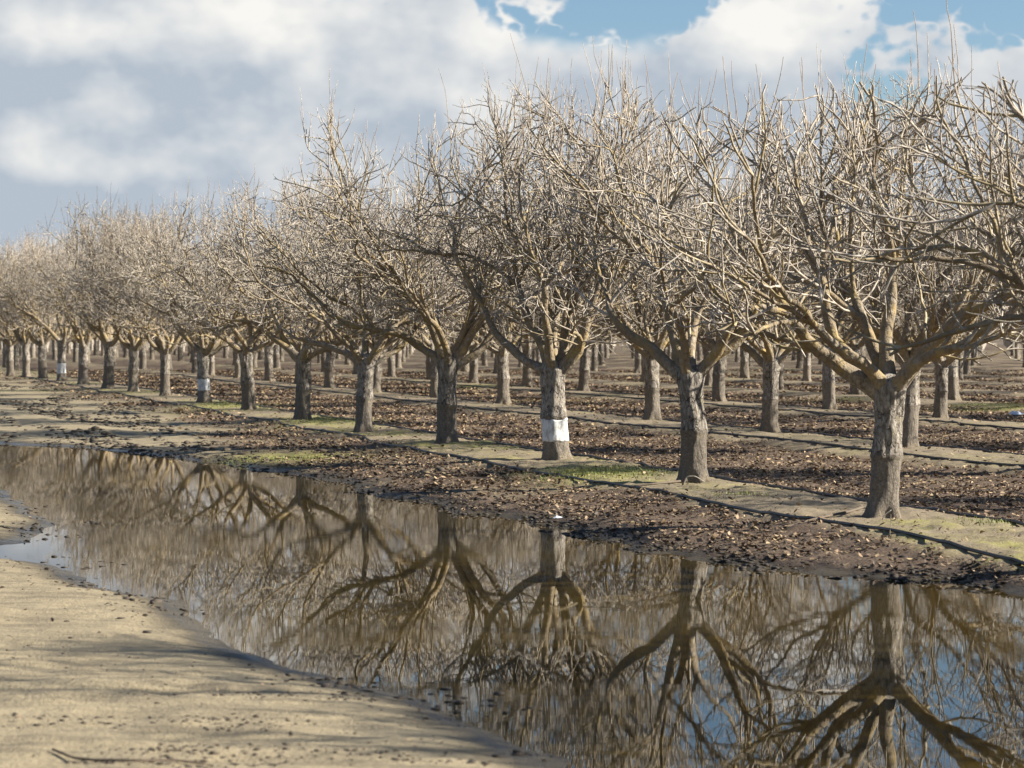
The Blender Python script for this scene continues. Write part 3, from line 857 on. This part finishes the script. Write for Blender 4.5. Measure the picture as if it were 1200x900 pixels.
stick('dry_stem', [(b1[0], b1[1] - .03, b1[2]), (b1[0] + .02, b1[1] - .05, b1[2] + .05), (b1[0] + .07, b1[1] - .05, b1[2] + .085)], .005, .0035, M_DRY,
      'pale dry bent stem at the foot of the nearest trunk', 'stem')
stick('dry_stem', [(b2[0] - .06, b2[1] - .02, b2[2]), (b2[0] - .03, b2[1] - .05, b2[2] + .08), (b2[0] + .05, b2[1] - .06, b2[2] + .085), (b2[0] + .14, b2[1] - .05, b2[2] + .03)], .006, .004, M_DRY,
      'pale dry arched stem at the foot of the second nearest trunk', 'stem')
stick('dry_stem', [on(1042, 642, 0), on(1043, 625, .02), on(1044, 616, .09)], .004, .003, M_STICK, 'thin upright dead stem before the nearest trunk beside the hose', 'stem')
def crumple(name, x, y, sx_, sy_, sz_, seed, label, cat, mat=M_SCRAP):
    X, Y, Z = on(x, y)
    n = 18; a, b_ = np.meshgrid(np.linspace(-1, 1, n), np.linspace(-1, 1, n))
    hgt = (fbm(a * 2.2 + seed, b_ * 2.2, 3, seed) ** 1.0) * sz_ * (1 - .8 * np.clip(a * a + b_ * b_, 0, 1)) + .012
    V = np.stack([X + a * sx_ * (1 - .25 * b_ * b_), Y + b_ * sy_ * (1 - .25 * a * a), Z + hgt], -1).reshape(-1, 3)
    V2 = V.copy(); V2[:, 2] -= .006
    i = np.arange(n - 1)[:, None] * n; j = np.arange(n - 1)[None]
    Q_ = np.stack([i + j, i + j + 1, i + n + j + 1, i + n + j], -1).reshape(-1, 4)
    me = mesh_np(name, np.concatenate([V, V2]), [Q_, Q_[:, ::-1] + n * n], mat, False)
    tag(link(name, me), label, cat)
crumple('plastic_scrap', 1191, 487, .15, .2, .12, 4, 'crumpled bluish white plastic scrap among leaves near the right edge', 'litter')
crumple('plastic_scrap', 652, 613, .06, .06, .03, 9, 'flat torn white plastic scrap at the puddle edge', 'litter')

# ------------------------------------------------------------------ sky, sun
w = bpy.data.worlds.new('World'); SC.world = w; w.use_nodes = True
w.cycles.sampling_method = 'MANUAL'; w.cycles.sample_map_resolution = 256
nt = w.node_tree; nt.nodes.clear(); g = NB(nt)
out = g.n('ShaderNodeOutputWorld'); bg = g.n('ShaderNodeBackground'); g.l(bg.outputs[0], out.inputs[0])
sky = g.n('ShaderNodeTexSky', sky_type='NISHITA'); sky.sun_disc = False
sky.sun_elevation = SUN_EL; sky.sun_rotation = SUN_AZ; sky.air_density = 1.0; sky.dust_density = .15; sky.ozone_density = 4.0
SKY_STR = 0.05
tc = g.n('ShaderNodeTexCoord').outputs['Generated']
sep = g.n('ShaderNodeSeparateXYZ'); g.l(tc, sep.inputs[0])
el = g.math('ARCSINE', sep.outputs[2]); az = g.math('ARCTAN2', sep.outputs[0], sep.outputs[1])
# cloud field in (azimuth, elevation) radians
def cloud_group():
    t = bpy.data.node_groups.new('cloud_field', 'ShaderNodeTree')
    t.interface.new_socket('az', in_out='INPUT', socket_type='NodeSocketFloat'); t.interface.new_socket('el', in_out='INPUT', socket_type='NodeSocketFloat')
    t.interface.new_socket('D', in_out='OUTPUT', socket_type='NodeSocketFloat')
    q = NB(t); i = q.n('NodeGroupInput'); o = q.n('NodeGroupOutput')
    A, E = i.outputs[0], i.outputs[1]
    cv = q.n('ShaderNodeCombineXYZ'); q.l(A, cv.inputs[0]); q.l(q.math('MULTIPLY', E, 1.35), cv.inputs[1]); cv.inputs[2].default_value = 0.37
    big = q.noise(cv.outputs[0], 11, 1, .5, '2D'); mid = q.noise(cv.outputs[0], 34, 5, .58, '2D')
    bn = q.noise(cv.outputs[0], 52, 2, .5, '2D'); bil = q.math('SUBTRACT', .6, q.math('MULTIPLY', q.math('ABSOLUTE', q.math('SUBTRACT', bn, .5)), 4.0))
    # cumulus towers: (az, el of the top, half width)
    bias = None
    for (a0, e0, wd, ht) in [(.010, .060, .108, .070), (.085, .080, .042, .052), (-.12, .085, .125, .060), (-.165, .02, .045, .030), (.40, .06, .2, .06), (-.5, .06, .25, .07), (.9, .05, .3, .06), (-1.1, .05, .3, .05), (2.0, .08, .5, .06), (-2.2, .08, .5, .08)]:
        da = q.math('DIVIDE', q.math('SUBTRACT', A, a0), wd); de = q.math('DIVIDE', q.math('SUBTRACT', E, e0), ht)
        rr_ = q.math('SQRT', q.math('ADD', q.math('MULTIPLY', da, da), q.math('MULTIPLY', de, de)))
        m = q.math('SUBTRACT', 1.0, rr_)
        bias = m if bias is None else q.math('MAXIMUM', bias, m)
    bias = q.math('MULTIPLY', q.math('MINIMUM', q.math('MAXIMUM', bias, -1.2), .45), .42)
    t.interface.new_socket('S', in_out='OUTPUT', socket_type='NodeSocketFloat')
    q.l(q.math('ADD', bias, q.math('ADD', q.math('MULTIPLY', big, .8), q.math('MULTIPLY', q.noise(cv.outputs[0], 27, 3, .45, '2D'), .55))), o.inputs[1])
    D = q.math('ADD', bias, q.math('ADD', q.math('MULTIPLY', q.math('SUBTRACT', big, .5), .8), q.math('ADD', q.math('MULTIPLY', q.math('SUBTRACT', mid, .5), .45), q.math('MULTIPLY', bil, .20))))
    q.l(D, o.inputs[0])
    return t
CG = cloud_group()
def cfield(a, e):
    n = g.n('ShaderNodeGroup'); n.node_tree = CG; g.l(a, n.inputs[0]); g.l(e, n.inputs[1]); return n.outputs
D0, S0 = cfield(az, el)
D1, S1 = cfield(g.math('ADD', az, .010), g.math('ADD', el, .014))
alpha = g.ramp(D0, -.03, .08)
spots = None
for (a0, e0, wd, ht, k) in [(-.10, .122, .10, .020, .62), (.012, .121, .06, .016, 1.0), (.097, .118, .035, .022, 1.1), (-.185, .062, .030, .014, 1.25), (-.055, .094, .045, .022, .6),
                            (.16, .088, .05, .016, .55), (.03, .165, .05, .012, .8), (-.3, .13, .1, .03, .8), (.4, .12, .15, .03, .8), (1.5, .14, .5, .05, .8), (-1.6, .12, .5, .05, .6)]:
    da = g.math('DIVIDE', g.math('SUBTRACT', az, a0), wd); de = g.math('DIVIDE', g.math('SUBTRACT', el, e0), ht)
    q = g.math('MULTIPLY', g.math('EXPONENT', g.math('MULTIPLY', g.math('ADD', g.math('MULTIPLY', da, da), g.math('MULTIPLY', de, de)), -1.0)), k)
    spots = q if spots is None else g.math('MAXIMUM', spots, q)
shade = g.math('ADD', g.math('MULTIPLY', g.math('SUBTRACT', S0, S1), 2.6), g.math('MULTIPLY', g.math('SUBTRACT', D0, D1), .75))
lit = g.math('ADD', g.math('MULTIPLY', spots, .72), g.math('ADD', g.math('MULTIPLY', shade, .7), .0), True)
cv = g.n('ShaderNodeCombineXYZ'); g.l(az, cv.inputs[0]); g.l(g.math('MULTIPLY', el, 2.2), cv.inputs[1])
veil = g.noise(cv.outputs[0], 9, 3, .5, '2D')
ccol = g.mix(lit, (0.60, 0.685, 0.79), (1.22, 1.20, 1.15))
# thin grey stratus behind the cumulus, low down
eln = g.math('ADD', el, g.math('MULTIPLY', g.math('SUBTRACT', S0, .8), -.045))
edge = g.math('ADD', .121, g.math('ADD', g.math('MULTIPLY', g.ramp(az, .115, .135), -.024), g.math('MULTIPLY', g.math('SUBTRACT', 1.0, g.ramp(az, -.06, -.02)), .016)))
lowv = g.math('SUBTRACT', 1.0, g.ramp(g.math('SUBTRACT', eln, edge), -.004, .006))
va = lowv
vcol = g.mix(g.ramp(veil, .45, .75), (0.53, 0.62, 0.75), (0.66, 0.73, 0.82))
K = 0.335
skyc = g.n('ShaderNodeVectorMath', operation='SCALE'); g.l(sky.outputs[0], skyc.inputs[0]); skyc.inputs['Scale'].default_value = SKY_STR
def scaled(c, k):
    x = g.n('ShaderNodeVectorMath', operation='SCALE'); g.l(c, x.inputs[0]); x.inputs['Scale'].default_value = k; return x.outputs[0]
mixed = g.mix(g.math('MAXIMUM', alpha, va), skyc.outputs[0], scaled(ccol, K))
up = g.ramp(el, -.01, .0)
g.l(mixed, bg.inputs['Color']); bg.inputs['Strength'].default_value = 1.0

sun = bpy.data.lights.new('sun', 'SUN'); sun.energy = 5.0; sun.angle = math.radians(.53); sun.color = (1.0, .93, .81)
so = bpy.data.objects.new('sun', sun); COL.objects.link(so)
# lamp shines along its -Z
from mathutils import Vector
dirv = Vector((math.sin(SUN_AZ) * math.cos(SUN_EL), math.cos(SUN_AZ) * math.cos(SUN_EL), math.sin(SUN_EL)))
so.rotation_euler = dirv.to_track_quat('Z', 'Y').to_euler(); so.location = (30, 10, 20)

# ------------------------------------------------------------------ camera
cam = bpy.data.cameras.new('camera'); co = bpy.data.objects.new('camera', cam); COL.objects.link(co)
co.location = (0, 0, H); co.rotation_euler = (math.radians(90), 0, 0)
cam.sensor_width = 36; cam.lens = 36 * F / 1200; cam.shift_y = -(450 - HOR) / 1200
cam.clip_end = 6000; cam.clip_start = .5
cam.dof.use_dof = True; cam.dof.focus_distance = 25.5; cam.dof.aperture_fstop = 4.8
SC.camera = co
vs = SC.view_settings; vs.view_transform = 'Standard'; vs.look = 'None'; vs.exposure = 1.22; vs.gamma = 1; vs.use_curve_mapping = False
SC.cycles.max_bounces = 5; SC.cycles.diffuse_bounces = 2; SC.cycles.glossy_bounces = 3; SC.cycles.caustics_reflective = False
SC.cycles.use_denoising = True
print('individual trees', count, 'far', len(far_list), 'leaves', nleaf, 'ground verts', GX.size)
